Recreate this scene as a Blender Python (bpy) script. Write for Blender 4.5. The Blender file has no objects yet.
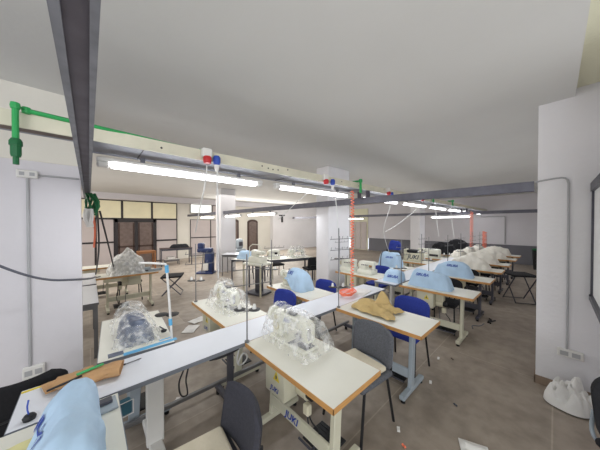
import bpy, bmesh, math, random
from mathutils import Vector, Matrix, noise
from mathutils.bvhtree import BVHTree

random.seed(7)
PI = math.pi
SC = bpy.context.scene
COL = SC.collection

# ------------------------------------------------------------------ materials
def mat(name, col, rough=0.6, metal=0.0, var=0.08, scale=6.0, bump=0.0, bscale=40.0, spec=0.4, stretch=None, emit=None, estr=0.0):
    m = bpy.data.materials.new(name); m.use_nodes = True
    nt = m.node_tree; N = nt.nodes; L = nt.links
    b = N['Principled BSDF']
    b.inputs['Roughness'].default_value = rough
    b.inputs['Metallic'].default_value = metal
    b.inputs['Specular IOR Level'].default_value = spec
    tc = N.new('ShaderNodeTexCoord'); mp = N.new('ShaderNodeMapping')
    L.new(tc.outputs['Object'], mp.inputs['Vector'])
    if stretch: mp.inputs['Scale'].default_value = stretch
    nz = N.new('ShaderNodeTexNoise'); nz.inputs['Scale'].default_value = scale; nz.inputs['Detail'].default_value = 5
    L.new(mp.outputs['Vector'], nz.inputs['Vector'])
    cr = N.new('ShaderNodeValToRGB')
    c = col
    cr.color_ramp.elements[0].position = 0.3; cr.color_ramp.elements[1].position = 0.7
    cr.color_ramp.elements[0].color = (c[0]*(1-var), c[1]*(1-var), c[2]*(1-var), 1)
    cr.color_ramp.elements[1].color = (min(1, c[0]*(1+var)), min(1, c[1]*(1+var)), min(1, c[2]*(1+var)), 1)
    L.new(nz.outputs['Fac'], cr.inputs['Fac']); L.new(cr.outputs['Color'], b.inputs['Base Color'])
    if bump:
        n2 = N.new('ShaderNodeTexNoise'); n2.inputs['Scale'].default_value = bscale; n2.inputs['Detail'].default_value = 3
        L.new(mp.outputs['Vector'], n2.inputs['Vector'])
        bp = N.new('ShaderNodeBump'); bp.inputs['Strength'].default_value = bump; bp.inputs['Distance'].default_value = 0.02
        L.new(n2.outputs['Fac'], bp.inputs['Height']); L.new(bp.outputs['Normal'], b.inputs['Normal'])
    if emit:
        b.inputs['Emission Color'].default_value = (*emit, 1); b.inputs['Emission Strength'].default_value = estr
    return m

def S(r, g, b):
    f = lambda v: (v/255/12.92) if v/255 <= 0.04045 else ((v/255+0.055)/1.055)**2.4
    return (f(r), f(g), f(b))

M = {}
M['laminate'] = mat('laminate', S(222,220,208), .35, var=.03, scale=3)
M['bench_white'] = mat('bench_white', S(222,224,230), .3, var=.03, scale=3)
M['wood_edge'] = mat('wood_edge', S(196,146,88), .5, var=.18, scale=8, stretch=(1,1,14))
M['grey_edge'] = mat('grey_edge', S(120,124,132), .45, var=.05)
M['cream_metal'] = mat('cream_metal', S(206,203,182), .4, var=.04)
M['blue_grey_metal'] = mat('blue_grey_metal', S(158,168,176), .4, var=.05)
M['steel'] = mat('steel', S(128,128,130), .4, metal=.7, var=.15)
M['dark_steel'] = mat('dark_steel', S(84,84,92), .45, metal=.4, var=.2)
M['galv_light'] = mat('galv_light', S(122,124,132), .5, metal=.35, var=.2, scale=14)
M['galv_dark'] = mat('galv_dark', S(94,90,100), .6, metal=.1, var=.2, scale=10)
M['galv_mid'] = mat('galv_mid', S(104,104,114), .5, metal=.3, var=.15, scale=10)
M['rust_brown'] = mat('rust_brown', S(112,98,88), .6, metal=.2, var=.2, scale=10)
M['tray_cream'] = mat('tray_cream', S(214,210,190), .5, var=.08, scale=5)
M['tray_under'] = mat('tray_under', S(150,152,160), .5, metal=.2, var=.1, scale=7)
M['black_plastic'] = mat('black_plastic', S(28,28,31), .5, var=.15)
M['rubber'] = mat('rubber', S(22,22,24), .8, var=.1)
M['machine_white'] = mat('machine_white', S(226,225,212), .35, var=.03)
M['machine_cream'] = mat('machine_cream', S(206,200,176), .4, var=.04)
M['chrome'] = mat('chrome', S(200,200,205), .2, metal=1, var=.05)
M['navy_fabric'] = mat('navy_fabric', S(40,56,142), .85, var=.12, scale=60, bump=.2, bscale=300)
M['charcoal_fabric'] = mat('charcoal_fabric', S(60,60,68), .9, var=.14, scale=60, bump=.25, bscale=300)
M['grey_fabric'] = mat('grey_fabric', S(92,94,100), .9, var=.2, scale=70, bump=.25, bscale=300)
M['black_fabric'] = mat('black_fabric', S(26,26,30), .9, var=.2, scale=50, bump=.25, bscale=300)
M['cushion_cream'] = mat('cushion_cream', S(216,206,184), .9, var=.06, scale=8, bump=.2, bscale=80)
M['cover_blue'] = mat('cover_blue', S(176,202,226), .65, var=.10, scale=4, bump=.6, bscale=12)
M['cover_cream'] = mat('cover_cream', S(228,223,212), .7, var=.06, scale=4, bump=.3, bscale=14)
M['ink_blue'] = mat('ink_blue', S(36,66,160), .6, var=.05)
M['ink_grey'] = mat('ink_grey', S(70,74,86), .6, var=.05)
M['yellow'] = mat('yellow', S(222,200,60), .5, var=.05)
M['pale_yellow'] = mat('pale_yellow', S(214,206,150), .8, var=.1)
M['tape_blue'] = mat('tape_blue', S(96,176,222), .4, var=.08)
M['olive_cloth'] = mat('olive_cloth', S(194,168,116), .9, var=.1, scale=6, bump=.2, bscale=60)
M['brown_cloth'] = mat('brown_cloth', S(186,146,104), .8, var=.14, scale=6, bump=.2, bscale=40)
M['green_pipe'] = mat('green_pipe', S(48,160,88), .4, var=.1)
M['green_dark'] = mat('green_dark', S(30,100,60), .5, var=.2)
M['red_plastic'] = mat('red_plastic', S(196,44,50), .4, var=.06)
M['blue_plastic'] = mat('blue_plastic', S(50,80,176), .4, var=.06)
M['white_plastic'] = mat('white_plastic', S(226,224,220), .4, var=.03)
M['cord_white'] = mat('cord_white', S(224,224,222), .5, var=.03)
M['cord_black'] = mat('cord_black', S(40,40,44), .5, var=.05)
M['cord_grey'] = mat('cord_grey', S(96,98,108), .5, var=.05)
M['cord_orange'] = mat('cord_orange', S(246,130,98), .5, var=.1)
M['conduit'] = mat('conduit', S(172,172,174), .5, var=.05)
M['paper'] = mat('paper', S(228,226,222), .8, var=.04)
M['dark_wood'] = mat('dark_wood', S(70,52,46), .5, var=.15, stretch=(8,8,1))
M['door_panel'] = mat('door_panel', S(114,99,93), .35, var=.2, scale=9)
M['frame_dark'] = mat('frame_dark', S(52,48,50), .5, var=.1)
M['board_yellow'] = mat('board_yellow', S(222,214,182), .7, var=.07, scale=2, emit=S(224,216,186), estr=.14)
M['board_mauve'] = mat('board_mauve', S(196,186,184), .7, var=.04, scale=2)
M['glass_bright'] = mat('glass_bright', S(236,238,230), .3, var=.03, scale=2, emit=S(240,244,240), estr=.9)
M['window_panel'] = mat('window_panel', S(214,214,212), .6, var=.03, scale=2, emit=S(226,228,228), estr=.08)
M['brown_wood'] = mat('brown_wood', S(150,102,66), .5, var=.15, stretch=(1,8,1))
M['film_dark'] = mat('film_dark', S(92,100,118), .4, var=.35, scale=16)
M['navy_metal'] = mat('navy_metal', S(40,54,96), .5, var=.15)
M['tube_glow'] = mat('tube_glow', (1,1,1), .4, var=.0, emit=(.93,.96,1.0), estr=9.0)

def wallmat(name, col, stain=.05, bump=.15):
    return mat(name, col, .85, var=stain, scale=.9, bump=bump, bscale=26, spec=.15)
M['wall_white'] = wallmat('wall_white', S(228,226,228))
M['wall_cream'] = wallmat('wall_cream', S(224,220,210))
M['wall_lav'] = wallmat('wall_lav', S(216,213,217))
M['wall_grey'] = wallmat('wall_grey', S(120,120,126))
M['ceiling'] = wallmat('ceiling', S(214,214,212), .03, .06)
M['ceiling_cream'] = wallmat('ceiling_cream', S(226,224,200))
M['plinth'] = wallmat('plinth', S(150,132,116), .1)

def plasticmat(name='clear_plastic', lo=.07, hi=.5):
    m = bpy.data.materials.new(name); m.use_nodes = True
    nt = m.node_tree; N = nt.nodes; L = nt.links
    b = N['Principled BSDF']; b.inputs['Base Color'].default_value = (.93,.93,.91,1); b.inputs['Roughness'].default_value = .22
    b.inputs['Specular IOR Level'].default_value = .8
    tr = N.new('ShaderNodeBsdfTransparent'); mx = N.new('ShaderNodeMixShader')
    nz = N.new('ShaderNodeTexNoise'); nz.inputs['Scale'].default_value = 17; nz.inputs['Detail'].default_value = 4
    tc = N.new('ShaderNodeTexCoord'); L.new(tc.outputs['Object'], nz.inputs['Vector'])
    cr = N.new('ShaderNodeValToRGB'); cr.color_ramp.elements[0].position = .42; cr.color_ramp.elements[1].position = .66
    cr.color_ramp.elements[0].color = (lo,lo,lo,1); cr.color_ramp.elements[1].color = (hi,hi,hi,1)
    L.new(nz.outputs['Fac'], cr.inputs['Fac']); L.new(cr.outputs['Color'], mx.inputs['Fac'])
    L.new(tr.outputs[0], mx.inputs[1]); L.new(b.outputs[0], mx.inputs[2])
    bp = N.new('ShaderNodeBump'); bp.inputs['Strength'].default_value = .6; bp.inputs['Distance'].default_value = .02
    L.new(nz.outputs['Fac'], bp.inputs['Height']); L.new(bp.outputs['Normal'], b.inputs['Normal'])
    L.new(mx.outputs[0], N['Material Output'].inputs['Surface'])
    return m
M['plastic'] = plasticmat()
M['milky_plastic'] = plasticmat('milky_plastic', .5, .95)

def floormat():
    m = bpy.data.materials.new('concrete_floor'); m.use_nodes = True
    nt = m.node_tree; N = nt.nodes; L = nt.links
    b = N['Principled BSDF']; b.inputs['Roughness'].default_value = .5; b.inputs['Specular IOR Level'].default_value = .4
    tc = N.new('ShaderNodeTexCoord')
    n1 = N.new('ShaderNodeTexNoise'); n1.inputs['Scale'].default_value = .8; n1.inputs['Detail'].default_value = 8; n1.inputs['Roughness'].default_value = .65
    n2 = N.new('ShaderNodeTexNoise'); n2.inputs['Scale'].default_value = 7; n2.inputs['Detail'].default_value = 6
    br = N.new('ShaderNodeTexBrick'); br.inputs['Scale'].default_value = 1.0
    br.inputs['Brick Width'].default_value = 2.6; br.inputs['Row Height'].default_value = 1.15; br.inputs['Mortar Size'].default_value = .006
    br.inputs['Color1'].default_value = (.76,.74,.72,1); br.inputs['Color2'].default_value = (1,1,1,1); br.inputs['Mortar'].default_value = (1.12,1.1,1.06,1)
    for t in (n1, n2, br): L.new(tc.outputs['Object'], t.inputs['Vector'])
    c1 = N.new('ShaderNodeValToRGB'); c1.color_ramp.elements[0].position = .3; c1.color_ramp.elements[1].position = .72
    c1.color_ramp.elements[0].color = (*S(150,138,126),1); c1.color_ramp.elements[1].color = (*S(196,184,170),1)
    L.new(n1.outputs['Fac'], c1.inputs['Fac'])
    c2 = N.new('ShaderNodeValToRGB'); c2.color_ramp.elements[0].position = .25; c2.color_ramp.elements[1].position = .6
    c2.color_ramp.elements[0].color = (.72,.72,.72,1); c2.color_ramp.elements[1].color = (1,1,1,1)
    L.new(n2.outputs['Fac'], c2.inputs['Fac'])
    a = N.new('ShaderNodeMixRGB'); a.blend_type = 'MULTIPLY'; a.inputs[0].default_value = 1
    L.new(c1.outputs[0], a.inputs[1]); L.new(c2.outputs[0], a.inputs[2])
    d = N.new('ShaderNodeMixRGB'); d.blend_type = 'MULTIPLY'; d.inputs[0].default_value = .8
    L.new(a.outputs[0], d.inputs[1]); L.new(br.outputs['Color'], d.inputs[2])
    L.new(d.outputs[0], b.inputs['Base Color'])
    bp = N.new('ShaderNodeBump'); bp.inputs['Strength'].default_value = .2; bp.inputs['Distance'].default_value = .01
    L.new(n2.outputs['Fac'], bp.inputs['Height']); L.new(bp.outputs['Normal'], b.inputs['Normal'])
    return m
M['floor'] = floormat()

# ------------------------------------------------------------------ mesh helpers
class MB:
    K = 1.0            # scale for built meshes and placements, about the floor point under the camera
    def __init__(self): self.bm = bmesh.new()
    def _add(self, t, mtx=None):
        if mtx is not None: bmesh.ops.transform(t, matrix=mtx, verts=t.verts)
        me = bpy.data.meshes.new('t'); t.to_mesh(me); t.free(); self.bm.from_mesh(me); bpy.data.meshes.remove(me)
        return self
    def box(self, c, s, rz=0, bev=0.0, rot=None, seg=1):
        t = bmesh.new(); bmesh.ops.create_cube(t, size=1)
        bmesh.ops.scale(t, vec=s, verts=t.verts)
        if bev > 0: bmesh.ops.bevel(t, geom=t.edges[:], offset=min(bev, min(s)*.49), segments=seg, affect='EDGES', profile=.5)
        mt = Matrix.Translation(c) @ (rot.to_4x4() if rot is not None else Matrix.Rotation(rz, 4, 'Z'))
        return self._add(t, mt)
    def b6(self, x0, x1, y0, y1, z0, z1, bev=0.0):
        return self.box(((x0+x1)/2, (y0+y1)/2, (z0+z1)/2), (x1-x0, y1-y0, z1-z0), bev=bev)
    def cyl(self, p0, p1, r, r2=None, n=12):
        p0 = Vector(p0); p1 = Vector(p1); d = p1-p0
        t = bmesh.new(); bmesh.ops.create_cone(t, cap_ends=True, segments=n, radius1=r, radius2=r if r2 is None else r2, depth=d.length)
        q = d.to_track_quat('Z', 'Y').to_matrix().to_4x4()
        return self._add(t, Matrix.Translation((p0+p1)/2) @ q)
    def lathe(self, prof, c=(0,0,0), n=16, rot=None):
        t = bmesh.new(); rings = []
        for r, z in prof:
            if r < 1e-5: rings.append([t.verts.new((0,0,z))])
            else: rings.append([t.verts.new((r*math.cos(2*PI*k/n), r*math.sin(2*PI*k/n), z)) for k in range(n)])
        for a, b in zip(rings, rings[1:]):
            for k in range(n):
                k2 = (k+1) % n
                if len(a) == 1 and len(b) == 1: continue
                if len(a) == 1: t.faces.new((a[0], b[k], b[k2]))
                elif len(b) == 1: t.faces.new((a[k], a[k2], b[0]))
                else: t.faces.new((a[k], a[k2], b[k2], b[k]))
        mt = Matrix.Translation(c) @ (rot.to_4x4() if rot is not None else Matrix.Identity(4))
        return self._add(t, mt)
    def tube(self, pts, r, n=8, smooth=0):
        P = [Vector(p) for p in pts]
        for _ in range(smooth):
            Q = [P[0]]
            for a, b in zip(P, P[1:]): Q += [a*.75+b*.25, a*.25+b*.75]
            Q.append(P[-1]); P = Q
        t = bmesh.new(); rings = []; up = None
        for i, p in enumerate(P):
            d = (P[min(i+1, len(P)-1)]-P[max(i-1, 0)])
            if d.length < 1e-9: d = Vector((0,0,1))
            d.normalize()
            if up is None: up = d.orthogonal().normalized()
            up = (up-d*up.dot(d))
            up = up.normalized() if up.length > 1e-6 else d.orthogonal().normalized()
            w = d.cross(up)
            rings.append([t.verts.new(p+(up*math.cos(2*PI*k/n)+w*math.sin(2*PI*k/n))*r) for k in range(n)])
        for a, b in zip(rings, rings[1:]):
            for k in range(n): t.faces.new((a[k], a[(k+1) % n], b[(k+1) % n], b[k]))
        t.faces.new(rings[0][::-1]); t.faces.new(rings[-1])
        return self._add(t)
    def prism(self, poly, h, mtx=None, bev=0.0):
        """2-D polygon in XY pushed from z=0 to h, then placed by mtx."""
        t = bmesh.new(); vs = [t.verts.new((x, y, 0)) for x, y in poly]
        f = t.faces.new(vs); r = bmesh.ops.extrude_face_region(t, geom=[f])
        bmesh.ops.translate(t, vec=(0,0,h), verts=[v for v in r['geom'] if isinstance(v, bmesh.types.BMVert)])
        if bev > 0: bmesh.ops.bevel(t, geom=t.edges[:], offset=bev, segments=1, affect='EDGES')
        return self._add(t, mtx)
    def grid(self, fn, nu, nv, closed_u=False):
        t = bmesh.new()
        V = [[t.verts.new(fn(i/nu, j/nv)) for j in range(nv+1)] for i in range(nu if closed_u else nu+1)]
        for i in range(nu):
            i2 = (i+1) % nu if closed_u else i+1
            for j in range(nv): t.faces.new((V[i][j], V[i2][j], V[i2][j+1], V[i][j+1]))
        return self._add(t)
    def mesh(self, name='m', smooth=35):
        bmesh.ops.remove_doubles(self.bm, verts=self.bm.verts, dist=1e-5)
        bmesh.ops.recalc_face_normals(self.bm, faces=self.bm.faces)
        if MB.K != 1: bmesh.ops.scale(self.bm, vec=(MB.K,)*3, verts=self.bm.verts)
        for f in self.bm.faces: f.smooth = True
        for e in self.bm.edges:
            if len(e.link_faces) != 2 or e.calc_face_angle(0) > math.radians(smooth): e.smooth = False
        me = bpy.data.meshes.new(name); self.bm.to_mesh(me); self.bm.free(); return me
    def build(self, name, m, parent=None, smooth=35, solid=0):
        me = self.mesh(name, smooth)
        o = bpy.data.objects.new(name, me); COL.objects.link(o); me.materials.append(m)
        if parent is not None: o.parent = parent
        if solid:
            s = o.modifiers.new('solid', 'SOLIDIFY'); s.thickness = solid; s.offset = 0
        return o

def tag(o, label=None, cat=None, group=None, kind=None):
    if label: o['label'] = label
    if cat: o['category'] = cat
    if group: o['group'] = group
    if kind: o['kind'] = kind
    return o
def thing(name, label, cat, loc=(0,0,0), rz=0, group=None):
    o = bpy.data.objects.new(name, None); COL.objects.link(o); o.empty_display_size = .05
    o.location = Vector(loc)*MB.K; o.rotation_euler = (0, 0, rz)
    return tag(o, label, cat, group)
def struct(name, mb, m, parent=None):
    o = mb.build(name, m, parent)
    if parent is None: o['kind'] = 'structure'
    return o
def children(o): return list(o.children)
def copy_tree(o, parent=None, skip=()):
    c = o.copy(); COL.objects.link(c)
    if parent is not None: c.parent = parent
    for ch in children(o):
        if ch.name.split('.')[0] not in skip: copy_tree(ch, c, skip)
    return c
def dup(o, label, loc, rz=None, group=None, skip=()):
    c = copy_tree(o, None, skip); c.location = loc; c['label'] = label
    if rz is not None: c.rotation_euler = (0, 0, rz)
    if group: c['group'] = group
    return c
def lettering(body, size, m, parent, mtx, name='lettering', onto=None, direction=None, shear=.25):
    """Letters as a thin mesh; onto/direction wraps them on to a surface mesh."""
    cu = bpy.data.curves.new('letters', 'FONT'); cu.body = body; cu.size = size; cu.align_x = 'CENTER'; cu.align_y = 'CENTER'; cu.shear = shear
    cu.offset = size*.028; cu.resolution_u = 3
    tmp = bpy.data.objects.new('letters_tmp', cu); COL.objects.link(tmp)
    dg = bpy.context.evaluated_depsgraph_get(); dg.update()
    me = bpy.data.meshes.new_from_object(tmp.evaluated_get(dg)); me.name = 'lettering'
    bpy.data.objects.remove(tmp); bpy.data.curves.remove(cu)
    bm = bmesh.new(); bm.from_mesh(me)
    bmesh.ops.transform(bm, matrix=mtx, verts=bm.verts)
    if onto is not None:
        bmesh.ops.triangulate(bm, faces=bm.faces)
        bmesh.ops.subdivide_edges(bm, edges=bm.edges, cuts=1)
        b2 = bmesh.new(); b2.from_mesh(onto); tree = BVHTree.FromBMesh(b2)
        d = Vector(direction).normalized()
        for v in bm.verts:
            hit = tree.ray_cast(v.co-d*.6, d)
            if hit[0] is not None: v.co = hit[0]-d*.005
        b2.free()
    bm.to_mesh(me); bm.free(); me.materials.clear(); me.materials.append(m)
    o = bpy.data.objects.new(name, me); COL.objects.link(o); o.parent = parent
    return o
# a matrix that lays text (x right, y up, z out) on a vertical face: right and up directions
def face_mtx(loc, right, up):
    r = Vector(right).normalized(); u = Vector(up).normalized(); n = r.cross(u)
    m = Matrix((r, u, n)).transposed().to_4x4(); m.translation = loc
    return m
SIDE_NX = lambda loc: face_mtx(loc, (0,-1,0), (0,0,1))     # read from -X

# ------------------------------------------------------------------ room shell
MB.K = 0.8333      # the shell and what hangs from it are scaled down about the floor point under the camera
CH = 3.82  # positions below, furniture included, unprojected from image pixels and hardcoded
struct('floor', MB().b6(-4.5, 18.2, -3.5, 17, -.12, 0), M['floor'])
struct('ceiling', MB().b6(-4.5, 18.2, -.16, 17, CH, CH+.2), M['ceiling'])
struct('ceiling_right', MB().b6(-4.5, 18.2, -3.5, -.16, CH+.10, CH+.2), M['ceiling_cream'])
wl = struct('wall_left', MB().b6(-4.5, -.075, 4.2, 4.5, 0, CH), M['wall_lav'])
struct('trim_1', MB().b6(-4.5, -.075, 4.185, 4.2, 2.95, CH), M['wall_cream'])
struct('wall_right', MB().b6(4.58, 18.2, -.8, .165, 0, CH+.1).b6(3.4, 4.58, -.8, -.4, 0, CH+.1), M['wall_white'])
struct('baseboard_right', MB().b6(4.565, 4.58, -.395, .175, 0, .11).b6(4.565, 4.9, .165, .178, 0, .11), M['plinth'])
struct('wall_back', MB().b6(-.2, 11.2, 16, 16.3, 0, CH).b6(-4.5, -.2, 16, 16.3, 0, CH), M['wall_cream'])
struct('wall_partition', MB().b6(11.2, 17.4, 15.6, 16, 0, CH), M['wall_white'])
struct('wall_far', MB().b6(17.4, 17.7, .0, 16, 1.0, CH), M['wall_lav'])
struct('trim_2', MB().b6(17.36, 17.7, .0, 10.5, 0, 1.0).b6(17.34, 17.4, .19, 10.5, 1.0, 1.03), M['wall_grey'])
struct('wall_near', MB().b6(-4.5, -4.2, 4.5, 16, 0, CH), M['wall_cream'])
# square pillars
struct('pillar', MB().b6(4.93, 5.9, 4.24, 4.71, 0, CH, .01), M['wall_white'])
struct('pillar', MB().b6(4.42, 5.15, 10.2, 10.75, 0, CH, .01), M['wall_white'])
struct('pillar', MB().b6(13.2, 13.9, 4.9, 5.4, 0, CH, .01), M['wall_white'])
# soffit over the glazed wall
struct('soffit_beam', MB().b6(-4.2, 11.2, 15.5, 16, 3.5, CH), M['wall_lav'])

# glazed timber partition on the back wall
def framed(name, x0, x1, z0, z1, y, pane_m, f=.05, kind='structure'):
    o = MB().b6(x0, x1, y-.05, y, z0, z0+f).b6(x0, x1, y-.05, y, z1-f, z1).b6(x0, x0+f, y-.05, y, z0, z1).b6(x1-f, x1, y-.05, y, z0, z1).build(name, M['frame_dark'])
    o['kind'] = kind
    MB().b6(x0+f, x1-f, y-.03, y-.012, z0+f, z1-f).build('pane', pane_m, o)
    return o
YB = 15.995
k = 1
for x0, x1 in ((-.7,.3), (.3,1.35), (1.35,2.75), (2.75,4.1)):
    framed('window_%d' % k, x0, x1, 2.48, 3.5, YB, M['board_yellow']); k += 1
for x0, x1 in ((-.7,.25), (.25,1.02), (2.93,4.1)):
    for z0, z1 in ((0,1.22), (1.22,2.48)):
        framed('window_%d' % k, x0, x1, z0, z1, YB, M['board_mauve'], .045); k += 1
d = MB().b6(1.02, 1.16, YB-.09, YB, 0, 2.48).b6(2.8, 2.93, YB-.09, YB, 0, 2.48).b6(1.02, 2.93, YB-.09, YB, 2.3, 2.48).b6(1.9, 2.06, YB-.09, YB, 0, 2.35).build('door_1', M['frame_dark'])
d['kind'] = 'structure'
for x0, x1 in ((1.16,1.9), (2.06,2.8)):
    p = MB().b6(x0, x1, YB-.06, YB-.02, 0, 2.3, .01).build('door_leaf', M['door_panel'], d)
    MB().b6(x0+.02, x0+.08, YB-.075, YB-.06, .05, 2.25).b6(x1-.08, x1-.02, YB-.075, YB-.06, .05, 2.25).b6(x0, x1, YB-.075, YB-.06, .9, 1.0).build('door_rail', M['dark_wood'], p)
framed('window_%d' % k, 4.87, 6.3, 2.9, 3.52, YB, M['glass_bright'], .04); k += 1
framed('window_%d' % k, 6.3, 7.4, 2.9, 3.5, YB, M['board_mauve'], .04); k += 1
for x0, x1 in ((4.87,6.2), (6.2,7.4)):
    for z0, z1 in ((.1,1.3), (1.3,2.5)):
        framed('window_%d' % k, x0, x1, z0, z1, YB, M['board_mauve'], .03); k += 1
for x0, x1 in ((7.7,8.3), (9.05,9.95)):
    def arch(x0, x1, z1, y0, y1):
        r = (x1-x0)/2; cx = (x0+x1)/2
        poly = [(x0,.1), (x1,.1)]+[(cx+r*math.cos(a*PI/10), z1-r*.45+r*.45*math.sin(a*PI/10)) for a in range(11)]
        return MB().prism(poly, y1-y0, Matrix.Translation((0,y1,0)) @ Matrix.Rotation(PI/2, 4, 'X'))
    o = struct('window_%d' % k, arch(x0, x1, 2.55, YB-.06, YB), M['dark_wood']); k += 1
    arch(x0+.12, x1-.12, 2.4, YB-.08, YB-.055).build('pane', M['door_panel'], o)
# right-hand window beside the near pillar
w = MB().b6(3.4, 4.57, -.4, -.29, 2.6, 2.70).b6(3.4, 4.57, -.4, -.29, 1.27, 1.33).b6(4.54, 4.57, -.4, -.30, 1.3, 2.65).build('window_%d' % k, M['dark_steel']); w['kind'] = 'structure'; k += 1
MB().b6(3.4, 4.54, -.36, -.32, 1.33, 2.6).build('pane', M['window_panel'], w)
# pale door and curtain panels on the far wall
d2 = MB().b6(17.34, 17.4, 10.6, 12.3, 0, 3.5).build('door_2', M['ceiling_cream']); d2['kind'] = 'structure'
for y0, y1 in ((10.7,11.2), (11.25,11.75), (11.8,12.2)):
    MB().b6(17.3, 17.34, y0, y1, .05, 2.4, .01).build('door_leaf', M['board_mauve'], d2)

# ------------------------------------------------------------------ overhead trays, lights, pipes
def ytray(x, y0, y1, label, z0=2.66, z1=2.79, w=.09, lip='galv_light'):
    t = thing('hanging_cable_channel', label, 'cable channel', (x, (y0+y1)/2, z0), group='channels running across the room')
    h = (y1-y0)/2
    MB().b6(-w/2, w/2, -h, h, .014, z1-z0).b6(-w/2, -w/2+.006, -h, h, 0, .014).b6(w/2-.006, w/2, -h, h, 0, .014).build('channel_web', M['galv_dark'], t)
    MB().b6(-w/2, -w/2+.017, -h, h, -.004, .004).b6(w/2-.017, w/2, -h, h, -.004, .004).b6(-w/2-.003, -w/2, -h, h, 0, z1-z0).build('channel_lip', M[lip], t)
    return t
ytray(-.018, -3.2, 5.6, 'dark galvanised cable channel passing overhead and past the left wall end', w=.080)
ytray(4.6, .2, 15.4, 'long cable channel running from the near right pillar to the back', w=.11, lip='galv_mid')
ytray(13.2, .2, 15.4, 'cable channel crossing the room near the far wall', w=.12, lip='galv_mid')

mt = thing('hanging_cable_tray', 'long cream cable tray with sockets running above the white bench', 'cable tray', (6.4, 2.9, 2.92))
def mbx(x0, x1, y0, y1, z0, z1): return MB().b6(x0-6.4, x1-6.4, y0-2.9, y1-2.9, z0-2.92, z1-2.92)
mbx(-4.4, 17.3, 2.688, 2.704, 2.92, 3.037).build('tray_fascia', M['tray_cream'], mt)
mbx(-4.4, 17.3, 2.71, 3.16, 3.0, 3.012).build('tray_top', M['tray_under'], mt)
mbx(.02, 17.3, 2.70, 3.16, 2.93, 2.945).b6(-6.38, 10.9, .25, .26, 0, .1).build('tray_pan', M['tray_under'], mt)
mbx(-4.4, -.06, 2.70, 2.84, 2.93, 2.945).build('tray_batten', M['rust_brown'], mt)
g = mbx(.02, 17.3, 2.70, 2.708, 2.922, 2.932)
for i in range(9): g.b6(-6.0+i*1.9, -5.992+i*1.9, -.2, .25, .004, .012)
g.build('tray_seam', M['frame_dark'], mt)
kn = MB()
for x in (.55, 1.75, 1.85, 1.93, 2.02, 2.2, 3.5, 4.05, 5.1): kn.cyl((x-6.4, -.2105, .07+.02*math.sin(x*9)), (x-6.4, -.2125, .07+.02*math.sin(x*9)), .011, n=10)
kn.build('knockout_holes', M['frame_dark'], mt)
br = MB()
for x in (-.022, 4.6, 13.2): br.b6(x-.03-6.4, x+.03-6.4, -.12, -.06, -.14, .02).b6(x-.03-6.4, x+.03-6.4, .1, .16, -.14, .02)
br.build('bracket', M['galv_dark'], mt)

def tubelight(label, loc, L, rz=0, group='fluorescent lights under the cream tray'):
    t = thing('hanging_tube_light', label, 'light', loc, rz, group)
    h = L/2
    MB().b6(-h, h, -.05, .05, .02, .055, .008).build('housing', M['white_plastic'], t)
    MB().b6(-h+.1, h-.1, -.045, .045, -.035, .02, .018).build('diffuser', M['tube_glow'], t)
    for s in (-1, 1): MB().b6(s*(h-.05)-.05, s*(h-.05)+.05, -.047, .047, -.036, .02, .015).build('end_cap', M['white_plastic'], t)
    for s in (-.6, .6): MB().b6(s*h-.02, s*h+.02, -.02, .02, .055, .115).build('hanger_clip', M['galv_light'], t)
    return t
xs = [(.06,1.95),(2.2,4.18),(4.62,6.5),(6.75,8.65),(8.9,10.8),(11.05,12.95),(13.3,15.2),(15.4,17.2)]
LBL = ['nearest fluorescent tube light, glowing beside the dark overhead channel', 'second glowing fluorescent tube light under the cream tray, left of the pillar top',
       'third glowing tube light under the cream tray, right of the green down pipe', 'fourth glowing tube light along the cream tray, past the near cross channel',
       'fifth glowing tube light along the cream tray from the dark channel', 'sixth glowing tube light along the cream tray from the dark channel',
       'seventh glowing tube light along the cream tray, beyond the far channel', 'last glowing tube light at the far end of the cream tray']
for (a, b), l in zip(xs, LBL): tubelight(l, ((a+b)/2, 3.02, 2.80), b-a)
G2 = 'tube lights under the cross channels'
for x, y0, y1, l in ((4.6, 11.3, 13.2, 'glowing tube light under the middle channel behind the left white pillar'), (4.6, 8.6, 10.1, 'glowing tube light under the middle channel just before the left white pillar'),
                     (4.6, 6.2, 8.1, 'glowing tube light under the middle channel in front of the arched windows'),
                     (13.2, 8.3, 10.4, 'glowing tube light under the far channel, above the navy cloth'), (13.2, 2.6, 4.4, 'glowing tube light under the far channel, right of the far pillar')):
    tubelight(l, (x, (y0+y1)/2, 2.545), y1-y0, PI/2, G2)

def pipe(label, pts, r=.026, extra=None, name='hanging_green_pipe', m='green_pipe'):
    o = MB()
    o.tube(pts, r, 10)
    for p in pts[1:-1]: o.lathe([(0,-r*1.5),(r*1.3,-r*1.2),(r*1.5,0),(r*1.3,r*1.2),(0,r*1.5)], p, 10)
    ob = o.build(name, M[m]); tag(ob, label, 'pipe')
    return ob
gp = pipe('green water pipe with down leg and valve lying along the cream tray', [(-.385,2.62,2.72),(-.385,2.62,3.05),(-.34,2.675,3.05),(.95,2.74,3.03),(9.0,2.90,3.035)], .018)
v = MB().lathe([(0,-.06),(.024,-.06),(.028,-.04),(.028,.02),(.034,.02),(.034,.05),(.024,.07),(0,.07)], (-.385,2.62,2.745), 10).cyl((-.385,2.62,2.63),(-.385,2.62,2.72),.016,n=8).build('pipe_valve', M['green_dark'], gp)
pipe('green pipe drop with elbow hooked over the tray above the orange cord', [(4.02,2.80,3.06),(4.02,2.62,3.06),(4.02,2.62,2.82)], .026)
for x, l in ((8.2,'green pipe drop over the tray past the near cross channel'), (10.3,'second green pipe drop over the tray past the near cross channel')):
    pipe(l, [(x,2.80,3.08),(x,2.64,3.08),(x,2.64,2.9)], .03)
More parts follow.
